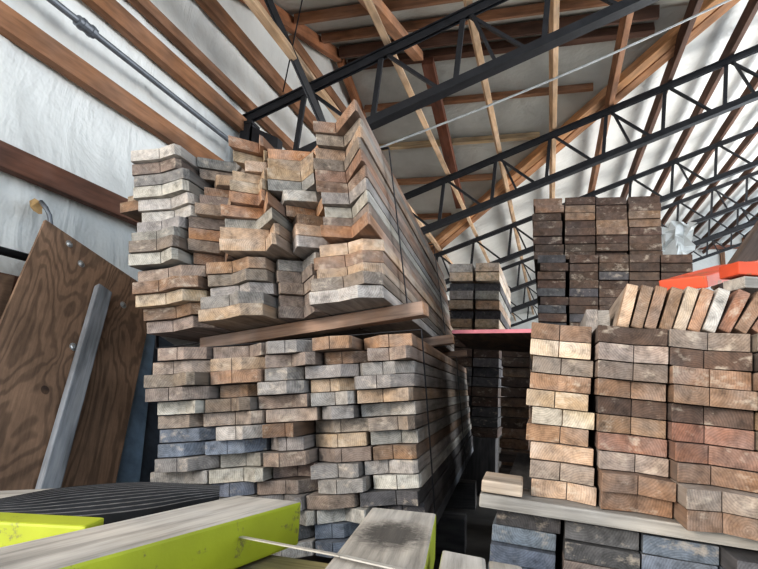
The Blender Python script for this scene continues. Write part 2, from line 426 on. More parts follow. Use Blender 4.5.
pts = [a.lerp(b, t / 12) - Vector((0, 0, .05 * math.sin(math.pi * t / 12))) for t in range(-1, 15)]
pipe_thing('overhead_cable', pts, .011, M['cable'], 'pale cable slanting up across the ceiling behind the nearest truss', 'cable')
# crumpled film hanging behind the tall stack
bm = bmesh.new(); c0 = ony(672, 243, 6.0); g = []
for i in range(9):
    row = []
    for j in range(9):
        u, v = (i / 8 - .5), (j / 8 - .5)
        n = noise.noise_vector(Vector((u * 6, v * 6, 2.2))) * .10
        row.append(bm.verts.new(c0 + Vector((u * .34, 0, v * .36 + u * .1)) + n))
    g.append(row)
for i in range(8):
    for j in range(8): bm.faces.new((g[i][j], g[i + 1][j], g[i + 1][j + 1], g[i][j + 1]))
tag(link('torn_film', bm, M['film']), 'crumpled scrap of white film hanging beside the tall dark stack', 'plastic film')
# brown posts on the far wall
for px, lb in ((722, 'brown upright post on the far wall, nearer the tall dark stack'), (745, 'brown upright post on the far wall, nearer the slanting board')):
    b = ony(px, 245, Y1 - .08); beam('wall_post', (b.x, Y1 - .06, 0), (b.x, Y1 - .06, min(zr(b.x) - .2, 9)), .16, .1, [M['frame_y']], BROWN, lb, 'post', up=(0, 1, 0))
b = ony(740, 247, Y1 - .08); beam('wall_rail', (b.x - 3, Y1 - .14, b.z), (b.x + 3, Y1 - .14, b.z), .06, .16, [M['frame_y']], lin(150, 100, 80), 'brown level rail on the far wall', 'timber rail')

# ------------------------------------------------------------------ planks
T, PITCH = .0515, .0545
PAL = dict(
    tan=lin(178, 150, 122), brown=lin(148, 116, 92), orange_brown=lin(178, 134, 100), grey_brown=lin(142, 125, 112), grey=lin(146, 139, 133),
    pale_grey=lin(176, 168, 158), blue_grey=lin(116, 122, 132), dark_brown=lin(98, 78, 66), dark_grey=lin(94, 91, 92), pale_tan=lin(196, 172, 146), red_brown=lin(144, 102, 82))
CW = {k: k.replace('_', '-').replace('pale-', 'pale ').replace('dark-', 'dark ') for k in PAL}
def plank_bm(w, t, L, fl, dl, xm, dm, yr, fr, dr, crack=True):
    """plan outline of a fish-tailed end: left corner clipped (fl wide, dl back), valley dm deep at fraction xm, right shoulder at yr, right corner clipped (fr wide, dr back)"""
    h = w / 2
    pts = [(-h, dl), (-h + fl, 0), (-h + xm * w, dm), (h - fr, yr), (h, yr + dr), (h, L), (-h, L)]
    out = []
    for p in pts:
        if not out or (Vector(p) - Vector(out[-1])).length > .006: out.append(p)
    pts = out
    xc = -h + xm * w
    cr = crack and (xc, dm) in pts and abs(dm) > .004
    if cr:
        k = pts.index((xc, dm)); pts[k:k + 1] = [(xc - .0016, dm), (xc, dm + .012), (xc + .0016, dm)]
    bm = bmesh.new()
    a = [bm.verts.new((x, y, 0)) for x, y in pts]; b = [bm.verts.new((x, y, t)) for x, y in pts]
    bm.faces.new(a[::-1]); bm.faces.new(b)
    for i in range(len(a)):
        j = (i + 1) % len(a); bm.faces.new((a[i], a[j], b[j], b[i]))
    es = [e for e in bm.edges if not (cr and any(abs(v.co.x - xc) < .003 for v in e.verts))]
    bmesh.ops.bevel(bm, geom=es, offset=.0032, segments=2, affect='EDGES', profile=.55)
    bm.normal_update()
    for f in bm.faces:
        if abs(f.normal.y) > .25 and f.normal.y < .5 or f.normal.y > .5: f.material_index = 1
        f.smooth = False
    return bm
SQ = (.0, .0, .5, .0, .0, .0, .0)
def plank(name, mat4, w, t, L, shape, color, label, group, cat='plank'):
    u = random.uniform(.78, 1.18); v = [c * u * random.uniform(.97, 1.03) for c in color[:3]] + [1]
    o = link(name, plank_bm(w, t, L, *shape, crack=random.random() < .75), [M['side'], M['end']], None, v, mat4)
    return tag(o, label, cat, group)

R = random.uniform
def rand_shape(style, w):
    if style == 'point': return (0, 0, R(.44, .56), R(.025, .055), R(-.02, .03), 0, 0)
    if style == 'mild': return (0, 0, R(.4, .6), R(.01, .03), R(-.01, .01), w * R(0, .2), R(.0, .04))
    return (0, 0, .5, R(-.003, .003), R(-.004, .004), 0, 0)

def stack(base, yaw, tilt, cols, rows, L, where, group, pal, style, stag, t=T, pitch=PITCH, crown=0.0, skip=lambda r, c: False, name='plank', rowpal=None, shape_fn=None, toprow=None, roll=0.0, left_out=0.0, wander=0.0, block=1, lean=0.0):
    """base: front left bottom of the pile; rows counted from the bottom; each column keeps one small roll, so its layers lie flat on each other"""
    Mx = Matrix.Translation(base) @ Matrix.Rotation(yaw, 4, 'Z') @ Matrix.Rotation(-tilt, 4, 'Y')
    gap = .009 if roll or crown else .006
    xs, x = [], 0
    for w in cols: xs.append(x + w / 2); x += w
    W = x; top = rows - 1 if toprow is None else toprow
    shp = {}
    rl = [math.radians(random.uniform(-roll, roll)) for _ in cols]; cz = [random.uniform(0, .012) if roll and not wander else 0 for _ in cols]
    xs0, cols0 = list(xs), list(cols)
    for r in range(rows):
        if wander and r % block == 0:
            e = [0] + [sum(cols0[:i + 1]) + random.uniform(-wander, wander) for i in range(len(cols0) - 1)] + [W]
            cols = [b - a for a, b in zip(e, e[1:])]; xs = [(a + b) / 2 for a, b in zip(e, e[1:])]
            if r: shp = {c: v for c, v in shp.items() if random.random() < .3} if block == 1 else {}
        for c, w in enumerate(cols):
            if c in shp and random.random() < .5: pass
            else: shp[c] = (shape_fn(r, c, w - gap, None) if shape_fn and shape_fn(r, c, w - gap, (0,)) != (0,) else rand_shape(style, w - gap), random.uniform(-1, 1))
            if skip(r, c): continue
            s, sg = shp[c]
            dx = random.uniform(-.0015, .0015); ww = w - gap
            if c == 0 and left_out:
                e = random.choice([0, .2, .5, 1]) * left_out; ww += e; dx -= e / 2
            elif c == 0: dx -= random.uniform(0, .02)
            elif c == len(cols) - 1: dx += random.uniform(0, .008)
            cxn = (xs[c] - W / 2)
            cxn = cxn if not wander else xs0[c] - W / 2; dx -= lean * r * pitch
            m = Mx @ Matrix.Translation((xs[c] + dx, stag(r, c) + sg * .014 + random.uniform(-.006, .006), r * pitch - crown * cxn * cxn + cz[c])) @ Matrix.Rotation(2 * crown * cxn + rl[c], 4, 'Y')
            kc = random.choice((rowpal(r, c) if rowpal else None) or pal)
            lb = '%s plank, %s, %s layer from top, %s from left' % (CW[kc], where, ordn[top - r], ordn[c])
            plank(name, m, ww, t, L, s, PAL[kc], lb, group)
    return Mx, W

SG = {}
def noise_stag(seed, amp, rowlen=3.2):
    def f(r, c):
        return amp * noise.noise(Vector((c * 1.37 + seed, (r / rowlen), seed * .7))) * 1.6
    return f

# --- upper left stack: wide planks in the five lowest layers, narrower deep-pointed ones above
A_where, A_grp = 'upper left stack', 'planks of the upper left stack'
YAW_A, TILT_A = math.radians(4.4), math.radians(9)
A_rows, A_p = 15, .0528
A_base = Vector((-1.655, 2.02, 1.172))
na = noise_stag(3.3, .06, 2.6)
def a_low(r, c):
    return .012 * c + na(r, c) * .8 - (.07 if r < 2 and c in (1, 3) else 0) + (.10 if c == 2 and r < 5 else 0)
def a_low_shape(r, c, w, s):
    if c == 2: return (w * .1, .03, .45, .10, -.03, w * .1, .04)
    return (w * .03, .012, R(.38, .5), R(.02, .045), R(-.015, .01), w * R(.18, .3), R(.05, .09))
A_W = 1.06
A_pal = ['grey_brown', 'grey_brown', 'tan', 'brown', 'grey', 'tan', 'pale_grey']
stack(A_base, YAW_A, TILT_A, [.285, .27, .22, .285], 5, 3.5, A_where, A_grp, A_pal, 'mild', a_low, t=.0498, pitch=A_p, shape_fn=a_low_shape, toprow=A_rows - 1, roll=.2, wander=.012)
def a_top(r, c):
    k = .012 * c + na(r + 5, c + 3) * 1.2
    if c == 0: return k - .03
    return k + (.05, -.05, .05, -.05)[c - 1] * (1 if (r // 4) % 2 == 0 else .4)
def a_top_shape(r, c, w, s):
    q = random.random()
    if c == 0: return (w * .03, .01, R(.5, .6), R(.02, .045), R(-.005, .02), w * .06, .03)
    if c == 4: return (0, 0, R(.3, .5), R(.05, .10), R(-.12, -.05), w * .03, .02)
    if q < .5: return (0, 0, R(.4, .65), R(.09, .14), R(-.05, .03), 0, 0)
    if q < .75: return (w * .3, R(.08, .13), R(.35, .4), 0.002, R(.05, .12), w * .1, .05)
    return (0, 0, R(.6, .75), R(.10, .15), R(.02, .07), w * .06, .02)
A_M = Matrix.Translation(A_base) @ Matrix.Rotation(YAW_A, 4, 'Z') @ Matrix.Rotation(-TILT_A, 4, 'Y')
stack(A_M @ Vector((.0, 0, 5 * A_p + .012)), YAW_A, TILT_A, [.225, .195, .2, .2, .23], 10, 3.5, A_where, A_grp, A_pal + ['orange_brown', 'brown'], 'deep', a_top, t=.0498, pitch=A_p,
      skip=lambda r, c: (r == 9 and c == 3), shape_fn=a_top_shape, roll=.2, wander=.045, block=4, rowpal=lambda r, c: ['grey_brown', 'pale_grey', 'grey'] if c == 0 else (['orange_brown', 'tan', 'grey_brown'] if c == 2 and r > 2 else None))
for k_, (r, dy, kc) in enumerate(((11, .10, 'brown'), (12, .16, 'tan'))):
    plank('plank', A_M @ Matrix.Translation((-.10, dy, r * A_p + .014)), .13, .0498, 3.3, SQ, PAL[kc], '%s plank sticking out at the left of the upper left stack, %s one' % (CW[kc], ('lower', 'upper')[k_]), A_grp)
# --- lower left stack
B_p = .0534
B_base = Vector((-1.425, 1.965, .312)); B_rows = 15
nb = noise_stag(8.1, .055, 1.6)
def b_stag(r, c): return .03 * c + nb(r, c) + (.03 if (r * 7 + c * 3) % 5 < 2 else -.01) - (.06 if c == 0 and r in (3, 4, 10, 11) else 0)
def b_shape(r, c, w, s):
    q = random.random()
    if q < .4: return (0, 0, R(.4, .6), R(.03, .07), R(-.03, .03), w * R(.0, .15), R(.0, .05))
    if q < .7: return (w * R(.02, .1), R(.005, .03), R(.4, .5), R(.006, .02), R(.0, .02), w * R(.25, .38), R(.06, .11))
    if q < .85: return (0, 0, R(.45, .55), R(-.04, -.02), R(-.01, .03), w * .05, R(.0, .03))
    return (w * .4, R(.05, .09), R(.5, .6), .005, R(.01, .03), 0, 0)
B_W = 1.0
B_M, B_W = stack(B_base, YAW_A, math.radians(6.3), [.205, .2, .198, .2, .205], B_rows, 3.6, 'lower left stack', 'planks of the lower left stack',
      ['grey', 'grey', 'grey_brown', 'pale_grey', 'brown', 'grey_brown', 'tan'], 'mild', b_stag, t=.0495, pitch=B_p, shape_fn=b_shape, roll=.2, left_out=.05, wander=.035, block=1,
      rowpal=lambda r, c: ['blue_grey', 'grey', 'dark_grey', 'blue_grey', 'pale_grey', 'grey_brown'] if r < 9 - c else None)  # cool skylight tint put into the plank colours of the lower layers

def in_stack(Mx, *p): return Mx @ Vector(p)
def strap(Mx, W, z0, z1, y, label, lo=0):
    bm = bmesh.new(); e = .012
    x0, x1 = -.022 - e - lo, W + .01 + e
    pts = [(x0, y, z0 - e), (x1, y, z0 - e), (x1, y, z1 + e), (x0, y, z1 + e)]
    for i in range(4):
        a, b = pts[i], pts[(i + 1) % 4]
        bar(bm, Mx @ Vector(a), Mx @ Vector(b), .024, .003, Mx.to_3x3() @ Vector(((1, 0, 0) if i % 2 else (0, 0, 1))))
    tag(link('steel_strap', bm, M['strap']), label, 'strap', 'steel straps round the left stacks')
for y, nm in ((.42, 'near'), (2.3, 'far')):
    strap(A_M, A_W, 0, A_rows * A_p + .01, y, 'dark steel strap round the upper left stack, %s its front' % ('closest to' if nm == 'near' else 'farther behind'), .16)
    strap(B_M, B_W, -.0, B_rows * B_p + .01, y - .1, 'dark steel strap round the lower left stack, %s its front' % ('closest to' if nm == 'near' else 'farther behind'), .08)
# bearers between and below
for ya, yb, lb in ((.36, .20, 'long brown timber bearer between the two left stacks, sticking out at its right end'), (1.6, 1.6, 'timber bearer between the two left stacks, at mid length'), (3.0, 3.0, 'timber bearer between the two left stacks, near the far ends')):
    a = in_stack(A_M, .10, ya, -.034); b = in_stack(A_M, A_W + .13, yb, -.034)
    beam('bearer', a, b, .09, .058, [M['side'], M['end']], PAL['orange_brown'], lb, 'timber', 'bearers between the left stacks')
for yy, lb in ((.3, 'front'), (1.7, 'middle'), (3.1, 'rear')):
    a = in_stack(B_M, -.05, yy, -.06); b = in_stack(B_M, B_W + .05, yy, -.06)
    beam('ground_bearer', Vector((a.x, a.y, .105)), Vector((b.x, b.y, .13)), .2, .21, [M['side'], M['end']], PAL['dark_grey'], '%s ground timber under the lower left stack' % lb, 'timber', 'ground timbers under the lower left stack')

# --- right stack
C_rows = 10
nc = noise_stag(5.5, .018, 2.0)
def c_stag(r, c):
    s = -.035 * c + nc(r, c)
    if c >= 1 and r < 2: s -= .05 + .06 * (c >= 2)
    if r < 4 and c >= 2: s -= .03
    return s
def c_shape(r, c, w, s):
    return rand_shape('point', w)
C_M, C_W = stack(Vector((-.06, 1.93, .69)), math.radians(1.0), math.radians(-3.2), [.195, .2, .215, .22, .22], C_rows, 1.75, 'right front stack', 'planks of the right front stack',
      ['brown', 'tan', 'grey_brown', 'red_brown', 'dark_brown', 'brown'], 'point', c_stag, shape_fn=c_shape, lean=.05,
      rowpal=lambda r, c: (['tan', 'brown', 'grey_brown', 'tan', 'pale_tan'] if c == 0 else (['dark_brown', 'grey_brown'] if r >= 8 else None)))
# two flat bearers under it and the dark stack below
beam('bearer_board', (-.205, 1.93, .7175), (-.083, 1.935, .711), .20, .036, [M['side'], M['end']], PAL['pale_tan'], 'short pale board end at the left foot of the right front stack', 'board')
beam('bearer_board', (-.21, 1.935, .6760), (.98, 1.98, .6094), .22, .040, [M['side'], M['end']], PAL['pale_grey'], 'long grey flat board under the right front stack', 'board')
nd = noise_stag(1.9, .03, 2.0)
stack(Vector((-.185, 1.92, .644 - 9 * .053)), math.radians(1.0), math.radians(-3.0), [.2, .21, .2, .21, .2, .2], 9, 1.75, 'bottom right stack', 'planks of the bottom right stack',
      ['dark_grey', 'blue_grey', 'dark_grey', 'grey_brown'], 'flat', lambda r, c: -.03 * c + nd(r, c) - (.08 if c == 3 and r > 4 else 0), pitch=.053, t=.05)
for yy, lb in ((2.1, 'front'), (3.3, 'rear')):
    beam('ground_bearer', (-.25, yy, .06), (.95, yy, .05), .15, .11, [M['side'], M['end']], PAL['dark_grey'], '%s ground timber under the bottom right stack' % lb, 'timber', 'ground timbers under the bottom right stack')

# --- row of boards standing on edge on the right stack
topz = lambda x: 1.238 - .056 * (x + .06)
edge = [(612, 0, 0.155), (626, 0, 0.153), (638, 0, 0.154), (655, 0, 0.152), (668, 0, 0.155), (681, 0, 0.153), (695, 0, 0.153), (711, 0, 0.152), (725, 0, 0.148), (738, 0, 0.146)]
ecol = ['tan', 'brown', 'brown', 'brown', 'pale_tan', 'orange_brown', 'pale_grey', 'red_brown', 'brown', 'red_brown']
edesc = ['leftmost, upright tan', 'second from left, brown', 'third from left, brown', 'fourth from left, brown', 'pale ringed', 'orange-brown, beside the pale ringed one',
         'whitish chalky', 'reddish, just right of the whitish chalky one', 'brown, strongly leaning, second from right', 'rightmost and most leaning']
lean_ = [14, 15.5, 16.5, 17.5, 19, 20, 21, 27, 31, 35]; xe = None; th = .037
for i, (px, _, h) in enumerate(edge):
    lt = math.radians(lean_[i]); x = ony(px + 16, 334, 2.12).x
    if xe is not None: x = max(x, xe + th / math.cos(lt) + .004)
    xe = x
    # local x (the board's width) stands up and leans to the right; its lower right corner rests at x
    m = Matrix.Translation((x, 2.12 + random.uniform(-.012, .012), topz(x) + .006 + th * math.sin(lt))) @ Matrix.Rotation(lt, 4, 'Y') @ Matrix.Rotation(-math.pi / 2, 4, 'Y') @ Matrix.Translation((h / 2, 0, 0))
    plank('edge_board', m, h, th, 1.5, (h * .03, .004, .5, .002, .0, h * .05, .007), PAL[ecol[i]], '%s board on edge atop right front stack' % edesc[i], 'boards on edge atop the right front stack', 'board')
for px, lb in ((592, 'left one of two short grey blocks standing behind the right front stack top'), (604, 'right one of two short grey blocks standing behind the right front stack top')):
    p = ony(px, 333, 2.3)
    m = Matrix.Translation((p.x, 2.3, topz(p.x) + .002)) @ Matrix.Rotation(-math.pi / 2, 4, 'Y') @ Matrix.Translation((.05, 0, -.022))
    plank('short_block', m, .10, .042, .5, SQ, PAL['grey'], lb, 'short grey blocks', 'board')
# orange painted boards, grey board, slanting dark board at the right
def free_board(name, p0, p1, w, t, color, label, mats=None, bev=.005):
    return beam(name, p0, p1, w, t, mats or [M['side'], M['end']], color, label, 'board', None, bev)
b = ony(728, 268, 2.75); free_board('orange_board', Vector((.47, 2.30, 1.425)), Vector((b.x + .04, 2.75, b.z)), .17, .045, PAL['tan'], 'orange painted board lying tilted behind the boards on edge, left one', [M['orange'], M['orange']])
free_board('orange_board', Vector((.585, 2.16, 1.446)), Vector((1.05, 2.34, 1.452)), .10, .045, PAL['tan'], 'orange painted board at the right edge above the boards on edge', [M['orange'], M['orange']])
free_board('grey_board', Vector((.60, 2.17, 1.399)), Vector((1.05, 2.34, 1.400)), .11, .04, PAL['pale_grey'], 'grey board lying under the right orange board')
a = ony(738, 283, 2.9); b = ony(784, 216, 3.0); free_board('slanting_board', a + (a - b) * .22, b, .05, .16, PAL['dark_brown'], 'dark brown board slanting up at the right edge behind the orange boards')

# --- tall back right stacks
ne = noise_stag(2.7, .02, 2.0)
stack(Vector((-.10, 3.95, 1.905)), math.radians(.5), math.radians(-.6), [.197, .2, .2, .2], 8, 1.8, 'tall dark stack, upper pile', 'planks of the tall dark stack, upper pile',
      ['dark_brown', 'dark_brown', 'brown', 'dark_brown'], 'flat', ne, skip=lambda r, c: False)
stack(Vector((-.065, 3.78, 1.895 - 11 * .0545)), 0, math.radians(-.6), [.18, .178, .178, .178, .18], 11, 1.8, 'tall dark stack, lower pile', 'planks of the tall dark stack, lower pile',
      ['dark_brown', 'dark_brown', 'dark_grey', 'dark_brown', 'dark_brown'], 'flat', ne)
for yy, lb in ((4.1, 'front'), (5.2, 'rear')):
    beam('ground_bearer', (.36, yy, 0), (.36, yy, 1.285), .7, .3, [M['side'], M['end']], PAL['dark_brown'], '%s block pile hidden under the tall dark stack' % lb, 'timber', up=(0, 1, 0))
# --- square timbers in the gap between the left and right stacks
Q = 1.45
for r in range(8):
    for c in range(2):
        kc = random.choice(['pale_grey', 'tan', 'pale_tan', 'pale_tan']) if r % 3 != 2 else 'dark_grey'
        dy = 0 if r % 3 != 2 else .1
        m = Matrix.Translation((-.90 + c * .275 + random.uniform(-.008, .008), 5.92 + dy + random.uniform(-.02, .02), 1.545 + r * .0985))
        plank('square_timber', m, .245 + .02 * (r % 3 == 2), .09, 1.8, SQ, PAL[kc],
              '%s timber in the narrow stack behind the gap, %s layer from top, %s column' % (CW[kc], ordn[7 - r], ('left', 'right')[c]), 'timbers of the narrow stack behind the gap', 'timber')
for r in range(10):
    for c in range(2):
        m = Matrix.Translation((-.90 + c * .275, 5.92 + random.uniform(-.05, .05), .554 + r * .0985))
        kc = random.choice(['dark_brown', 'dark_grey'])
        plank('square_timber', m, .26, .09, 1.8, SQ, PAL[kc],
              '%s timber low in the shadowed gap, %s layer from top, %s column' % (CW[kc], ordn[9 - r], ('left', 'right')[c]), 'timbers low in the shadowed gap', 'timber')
beam('ground_bearer', (-.76, 6.0, 0), (-.76, 6.0, .55), .5, .3, [M['side'], M['end']], PAL['dark_grey'], 'block under the timbers in the shadowed gap', 'timber', up=(0, 1, 0))
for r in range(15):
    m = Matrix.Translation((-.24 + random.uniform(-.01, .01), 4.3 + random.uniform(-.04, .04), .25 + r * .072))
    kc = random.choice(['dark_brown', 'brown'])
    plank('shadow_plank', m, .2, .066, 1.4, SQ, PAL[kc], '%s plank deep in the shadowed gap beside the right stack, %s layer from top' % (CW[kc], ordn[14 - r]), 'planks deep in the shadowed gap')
for r in range(2):
    a = ony(500, 456 + 14 * r, 3.9); free_board('cross_board', a, a + Vector((.2, 0, 0)), .16, .05, PAL['dark_brown'], ('upper' if r == 0 else 'lower') + ' dark board lying across low in the shadowed gap')
beam('ground_bearer', (-.2, 4.5, 0), (-.2, 4.5, .245), .3, .3, [M['side'], M['end']], PAL['dark_grey'], 'block under the planks deep in the shadowed gap', 'timber', up=(0, 1, 0))
a = ony(500, 470, 3.9); beam('ground_bearer', (a.x + .1, 3.9, 0), (a.x + .1, 3.9, a.z - .026), .12, .12, [M['side'], M['end']], PAL['dark_brown'], 'upright block under the two dark boards in the shadowed gap', 'timber', up=(0, 1, 0))
# sheet bridging the gap
a, b = ony(452, 331, 2.65), ony(536, 337, 2.35)
bm = bmesh.new(); q = [Vector((a.x - .0, a.y, 1.258)), Vector((b.x + .05, b.y, 1.241)), Vector((b.x + .06, 3.6, 1.241)), Vector((a.x - .05, 3.6, 1.258))]
slab(bm, q, (0, 0, 1), .016)
bmesh.ops.recalc_face_normals(bm, faces=bm.faces); bm.normal_update()
for f in bm.faces:
    if f.normal.y < -.5 or f.normal.x < -.5: f.material_index = 1
tag(link('bridging_sheet', bm, [M['ply_dark'], M['pink']]), 'thin dark sheet with pink edge bridging the gap between the left and right stacks', 'sheet')

# ------------------------------------------------------------------ leaning sheets at the left
p1, p2, p3 = Vector((-2.62, 2.34, 1.80)), Vector((-2.45, 3.08, 1.52)), Vector((-2.06, 2.46, .45))
ex = (p2 - p1).normalized(); nrm = ex.cross(p3 - p2).normalized()
if nrm.x < 0: nrm = -nrm
ey = nrm.cross(ex).normalized()
if ey.z < 0: ey = -ey
S = Matrix(((ex.x, ey.x, nrm.x, p1.x), (ex.y, ey.y, nrm.y, p1.y), (ex.z, ey.z, nrm.z, p1.z), (0, 0, 0, 1)))
Si = S.inverted(); Wp = (p2 - p1).length
def on_sheet(px, py, off=0.0):
    r = ray(px, py); o = S @ Vector((0, 0, off)); t = (o - CAM).dot(nrm) / r.dot(nrm); return Si @ (CAM + r * t)
def leaning(name, x0, x1, y0, y1, z, t, mat, label, cat='sheet'):
    bm = bmesh.new(); box(bm, (x0, y0, z - t), (x1, y1, z), .002); return tag(link(name, bm, mat, None, None, S.copy()), label, cat)
Lb = (p1.z + .0) / -ey.z
yb = -1.62
bl = on_sheet(0, 325)
bm = bmesh.new(); br = on_sheet(115, 487)
kx = br.x + (br.x - Wp) / br.y * (yb - br.y) if abs(br.y) > 1e-3 else Wp
slab(bm, [(0, 0, -.018), (Wp, 0, -.018), (Wp + (br.x - Wp) * yb / br.y, yb, -.018), (bl.x * yb / bl.y, yb, -.018)], (0, 0, 1), .018)
sh = empty('plywood_sheet', (0, 0, 0)); sh.matrix_world = S.copy(); tag(sh, 'large brown plywood sheet with bolt heads leaning against the white wall', 'plywood sheet')
link('panel', bm, M['ply'], sh)
for px, py in ((69, 244), (81, 264), (123, 305), (73, 347), (138, 294)):
    c = on_sheet(px, py); bm = bmesh.new()
    bmesh.ops.create_uvsphere(bm, u_segments=12, v_segments=8, radius=.017)
    for v in bm.verts: v.co.z = max(0, v.co.z) * .55
    bmesh.ops.create_cone(bm, cap_ends=True, segments=12, radius1=.022, radius2=.022, depth=.003)
    bmesh.ops.translate(bm, verts=bm.verts, vec=(c.x, c.y, .002)); link('bolt_head', bm, M['zinc'], sh)
c = on_sheet(45, 390); bm = bmesh.new(); bmesh.ops.create_circle(bm, cap_ends=True, segments=16, radius=.022); bmesh.ops.translate(bm, verts=bm.verts, vec=(c.x, c.y, .001)); link('knot', bm, M['ply_dark'], sh)
# grey plank on it
g = [on_sheet(*p, .042) for p in ((96, 288), (113, 289), (64, 490), (33, 490))]
top = (g[0] + g[1]) / 2; bot = (g[2] + g[3]) / 2; dirv = (bot - top); dirv *= 1.25
a, b = S @ Vector((top.x, top.y, .034)), S @ Vector((top.x + dirv.x, top.y + dirv.y, .034))
beam('leaning_plank', a, b, .095, .04, [M['side'], M['end']], lin(146, 150, 156), 'narrow grey weathered plank leaning on the large plywood sheet', 'plank', None, .006, nrm)
leaning('metal_sheet', Wp - .5, Wp + .09, yb - .1, -.12, -.05, .012, M['blue'], 'blue-grey sheet leaning just behind the large plywood sheet')
leaning('slate_sheet', Wp - .4, Wp + .52, yb - .1, -.2, -.10, .012, M['slate'], 'dark slate sheet leaning behind the blue-grey sheet')
bm = bmesh.new(); q = [onx(-40, 268, -2.68), onx(15, 276, -2.68), onx(-1, 345, -2.6), onx(-60, 345, -2.6)]; slab(bm, q, (1, 0, 0), -.018)
tag(link('small_plywood', bm, M['ply']), 'small pale plywood piece at the left edge behind the large sheet', 'plywood sheet')
# hook pipe and paper tear on the wall, dark pipe low on the wall
c = onx(37, 207, WX + .03)
bm = bmesh.new(); f = [c + Vector((random.uniform(-.004, .01), .055 * math.cos(t) * random.uniform(.6, 1.1), .05 * math.sin(t) * random.uniform(.6, 1.1))) for t in (i * .7 for i in range(9))]
bm.faces.new([bm.verts.new(p) for p in f]); tag(link('torn_patch', bm, M['kraft']), 'torn tan patch in the white wall film above the plywood corner', 'torn paper')
p0, p1_, p2_ = onx(41, 202, WX + .05), onx(46, 208, WX + .12), onx(51, 226, WX + .14)
pipe_thing('stub_pipe', [p0, p1_, p1_.lerp(p2_, .5) + Vector((.005, 0, .01)), p2_, p2_ - Vector((0, 0, .2))], .013, M['pipe'], 'short bent grey pipe coming out of the torn wall patch', 'pipe')
z = onx(8, 253, WX + .06).z
pipe_thing('low_pipe', [(WX + .07, -1.5, z), (WX + .07, 3.2, z)], .022, M['rubber'], 'black pipe low on the white wall at the left edge', 'pipe')

# ------------------------------------------------------------------ foreground timbers
FZ = .70
def stained(name):
    m = wood_side(name, dust=.15); t = m.node_tree; b = t.nodes['Principled BSDF']; src = b.inputs['Base Color'].links[0].from_socket
    k = NT.__new__(NT); k.m, k.t, k.b = m, t, b
    tc = k.n('ShaderNodeTexCoord'); mp = k.n('ShaderNodeMapping'); mp.inputs['Location'].default_value = (0, -1.45, 0); mp.inputs['Scale'].default_value = (9, 6.0, 0); k.l(tc.outputs['Object'], mp.inputs['Vector'])
    gr = k.n('ShaderNodeTexGradient', gradient_type='SPHERICAL'); k.l(mp.outputs[0], gr.inputs['Vector'])
    n = k.n('ShaderNodeTexNoise', i_Scale=45.0, i_Detail=4.0, i_Roughness=.7, i_Distortion=1.5); k.l(tc.outputs['Object'], n.inputs['Vector'])
    ml = k.n('ShaderNodeMath', operation='MULTIPLY'); k.l(gr.outputs['Fac'], ml.inputs[0]); k.l(n.outputs['Fac'], ml.inputs[1])
    f = k.ramp(ml.outputs[0], [(.08, grey(0)), (.3, grey(.85))])
    k.l(k.mix(src, lin(52, 48, 46), f), b.inputs['Base Color']); return m
PM = [M['side'], M['end'], M['paint']]
def painted(name, poly, h, label, zt=FZ, faces=('r',), color=PAL['pale_grey'], group=None, tilt=0.0):
    """poly: far-left, far-right, near-right, near-left plan points of the top; local Y runs along it"""
    fl, fr, nr, nl = [Vector((p[0], p[1], zt)) for p in poly]
    o0 = (fl + fr) / 2; o1 = (nl + nr) / 2
    d = (o1 - o0).normalized(); s = d.cross(Vector((0, 0, 1))); m = Matrix(((s.x, d.x, 0, o0.x), (s.y, d.y, 0, o0.y), (0, 0, 1, zt), (0, 0, 0, 1))); mi = m.inverted()
    loc = [mi @ p for p in (fl, fr, nr, nl)]
    bm = bmesh.new(); slab(bm, loc, (0, 0, -1), h); bmesh.ops.recalc_face_normals(bm, faces=bm.faces)
    bmesh.ops.bevel(bm, geom=list(bm.edges), offset=.007, segments=2, affect='EDGES', profile=.6); bm.normal_update()
    wr = (m.to_3x3().inverted() @ Vector((1, 0, 0)))
    for f in bm.faces:
        if abs(f.normal.y) > .8: f.material_index = 2 if 'e' in faces else 1
        elif f.normal.dot(wr) > .6 and 'r' in faces: f.material_index = 2
        elif f.normal.dot(wr) < -.6 and 'l' in faces: f.material_index = 2
        elif f.normal.z > .8 and 't' in faces: f.material_index = 2
    return tag(link(name, bm, PM, None, color, m), label, 'timber', group)
painted('painted_timber', [(-.79, 1.41), (-.61, 1.42), (-.80, .35), (-.98, .36)], .105, 'large grey-topped timber with yellow-green side running toward the lower left', faces=('r', 'e'))
painted('painted_timber', [(-.43, 1.45), (-.268, 1.46), (-.135, .55), (-.30, .53)], .11, 'stained grey-topped timber with yellow-green side pointing at the viewer, left of the small pair', faces=('r', 'e')).data.materials[0] = stained('stained wood')
painted('painted_timber', [(-.205, 1.19), (-.118, 1.17), (-.03, .5), (-.12, .5)], .10, 'left timber of the small pair beside the stained timber', zt=.69, faces=('l', 'e'))
painted('painted_timber', [(-.112, 1.16), (-.05, 1.15), (.04, .5), (-.02, .5)], .10, 'right timber of the small pair, yellow-green on its right side', zt=.69, faces=('r', 'e'))
dA = [onz(-70, 516, .71), onz(100, 523, .71)]
beam('painted_timber', (dA[0].x - .1, dA[0].y + .04, .655), (dA[1].x - .045, dA[1].y + .04, .655), .08, .09, [M['paint'], M['paint']], PAL['tan'], 'yellow-green timber lying in front of the black ribbed rubber at lower left', 'timber')
beam('under_board', (-1.25, 1.16, .558), (.25, 1.16, .552), .38, .06, [M['side'], M['end']], lin(150, 138, 88), 'dusty olive board lying under the painted foreground timbers', 'board')
beam('under_board', (-1.3, .72, .558), (.25, .72, .552), .38, .06, [M['side'], M['end']], lin(150, 138, 88), 'nearer dusty olive board under the painted foreground timbers', 'board')
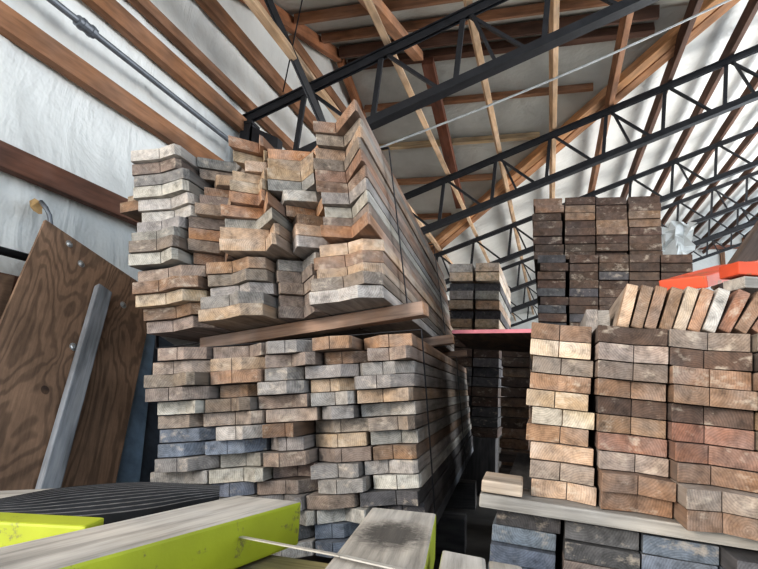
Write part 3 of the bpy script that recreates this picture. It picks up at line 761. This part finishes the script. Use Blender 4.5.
painted('flat_board', [(-1.33, 1.66), (-1.03, 1.44), (-1.53, .84), (-1.85, 1.06)], .035, 'pale flat board under the black ribbed rubber', zt=.64, faces=(), color=PAL['pale_grey'])
for x, y, lb in ((-1.24, 1.44, 'far'), (-1.6, 1.02, 'near')):
    beam('support_block', (x, y, .0), (x, y, .604), .16, .16, [M['side'], M['end']], PAL['dark_grey'], '%s block under the pale flat board' % lb, 'timber', up=(0, 1, 0))
for x, lb in ((-1.1, 'left'), (-.05, 'right')):
    for y, l2 in ((1.15, 'far'), (.72, 'near')):
        beam('support_block', (x, y, .0), (x, y, .525), .18, .18, [M['side'], M['end']], PAL['dark_grey'], '%s %s block under the olive boards' % (l2, lb), 'timber', up=(0, 1, 0))
# ribbed black rubber
back = [onz(*p, .672) for p in ((-60, 512), (0, 503), (60, 492), (130, 486), (180, 487), (219, 490))]
front = [onz(*p, .655) for p in ((-30, 524), (40, 523), (95, 520), (150, 513), (190, 505), (219, 500))]
def cat_(pts, t):
    n = len(pts) - 1; i = min(int(t * n), n - 1); u = t * n - i
    p = [pts[max(i - 1, 0)], pts[i], pts[i + 1], pts[min(i + 2, n)]]
    return .5 * ((2 * p[1]) + (-p[0] + p[2]) * u + (2 * p[0] - 5 * p[1] + 4 * p[2] - p[3]) * u * u + (-p[0] + 3 * p[1] - 3 * p[2] + p[3]) * u ** 3)
bm = bmesh.new(); g = []
NR = 44
for i in range(41):
    a, b = cat_(front, i / 40), cat_(back, i / 40)
    g.append([bm.verts.new(a.lerp(b, j / NR) + Vector((0, 0, (.011 if j % 4 < 2 else 0) + .012 * math.sin(j / NR * math.pi)))) for j in range(NR + 1)] + [bm.verts.new(b - Vector((0, 0, .03))), bm.verts.new(a - Vector((0, 0, .012)))])
n = len(g[0])
for i in range(40):
    for j in range(n):
        f = bm.faces.new((g[i][j], g[i + 1][j], g[i + 1][(j + 1) % n], g[i][(j + 1) % n]))
        if j < NR and j % 4 == 0: f.material_index = 1
bm.faces.new(g[0]); bm.faces.new(g[-1][::-1])
tag(link('rubber_mat', bm, [M['rubber'], M['dusty']]), 'curved black ribbed rubber strip lying on the pale board at lower left', 'rubber mat')
# pale strap over the timbers
pts = [onz(229, 532, .655) + Vector((.02, -.02, 0)), onz(300, 548, .69), onz(342, 556, .708), onz(420, 574, .708)]
bm = bmesh.new()
for a, b in zip(pts, pts[1:]): bar(bm, a, b, .012, .0025)
tag(link('pale_strap', bm, M['band']), 'thin pale strap lying across the stained foreground timber', 'strap')

# ------------------------------------------------------------------ light
w = bpy.data.worlds.new('world'); SC.world = w; w.use_nodes = True
bg = w.node_tree.nodes['Background']; bg.inputs['Color'].default_value = (.74, .87, 1, 1); bg.inputs['Strength'].default_value = 1.9
def area(name, loc, target, size, size_y, power, color):
    d = bpy.data.lights.new(name, 'AREA'); d.shape = 'RECTANGLE'; d.size = size; d.size_y = size_y; d.energy = power; d.color = color
    o = bpy.data.objects.new(name, d); COL.objects.link(o); o.location = loc
    o.rotation_euler = (Vector(target) - Vector(loc)).to_track_quat('-Z', 'Y').to_euler(); return o
area('doorway_light', (-2.35, -1.2, 1.9), (.1, 2.2, 1.0), 1.6, 2.2, 125, (1, .93, .84))
area('roof_fill_uplight', (7.0, 11, .5), (3.2, 11, 6), 6, 12, 1500, (1, .97, .93))  # added fill low inside the shed, aimed up to brighten the roof
area('roof_fill_side', (10.6, 9, 2.2), (1, 9, 5.5), 10, 3.5, 600, (1, .97, .93))  # second added fill, from the right, to whiten the roof underside
s = bpy.data.lights.new('sun', 'SUN'); s.energy = 1.6; s.angle = math.radians(12); s.color = (1, .93, .82)
so = bpy.data.objects.new('sun', s); COL.objects.link(so); so.rotation_euler = Vector((.45, 1, -.28)).to_track_quat('-Z', 'Y').to_euler()
SC.view_settings.view_transform = 'Standard'
SC.view_settings.exposure = 0.0
SC.view_settings.look = 'Medium High Contrast'
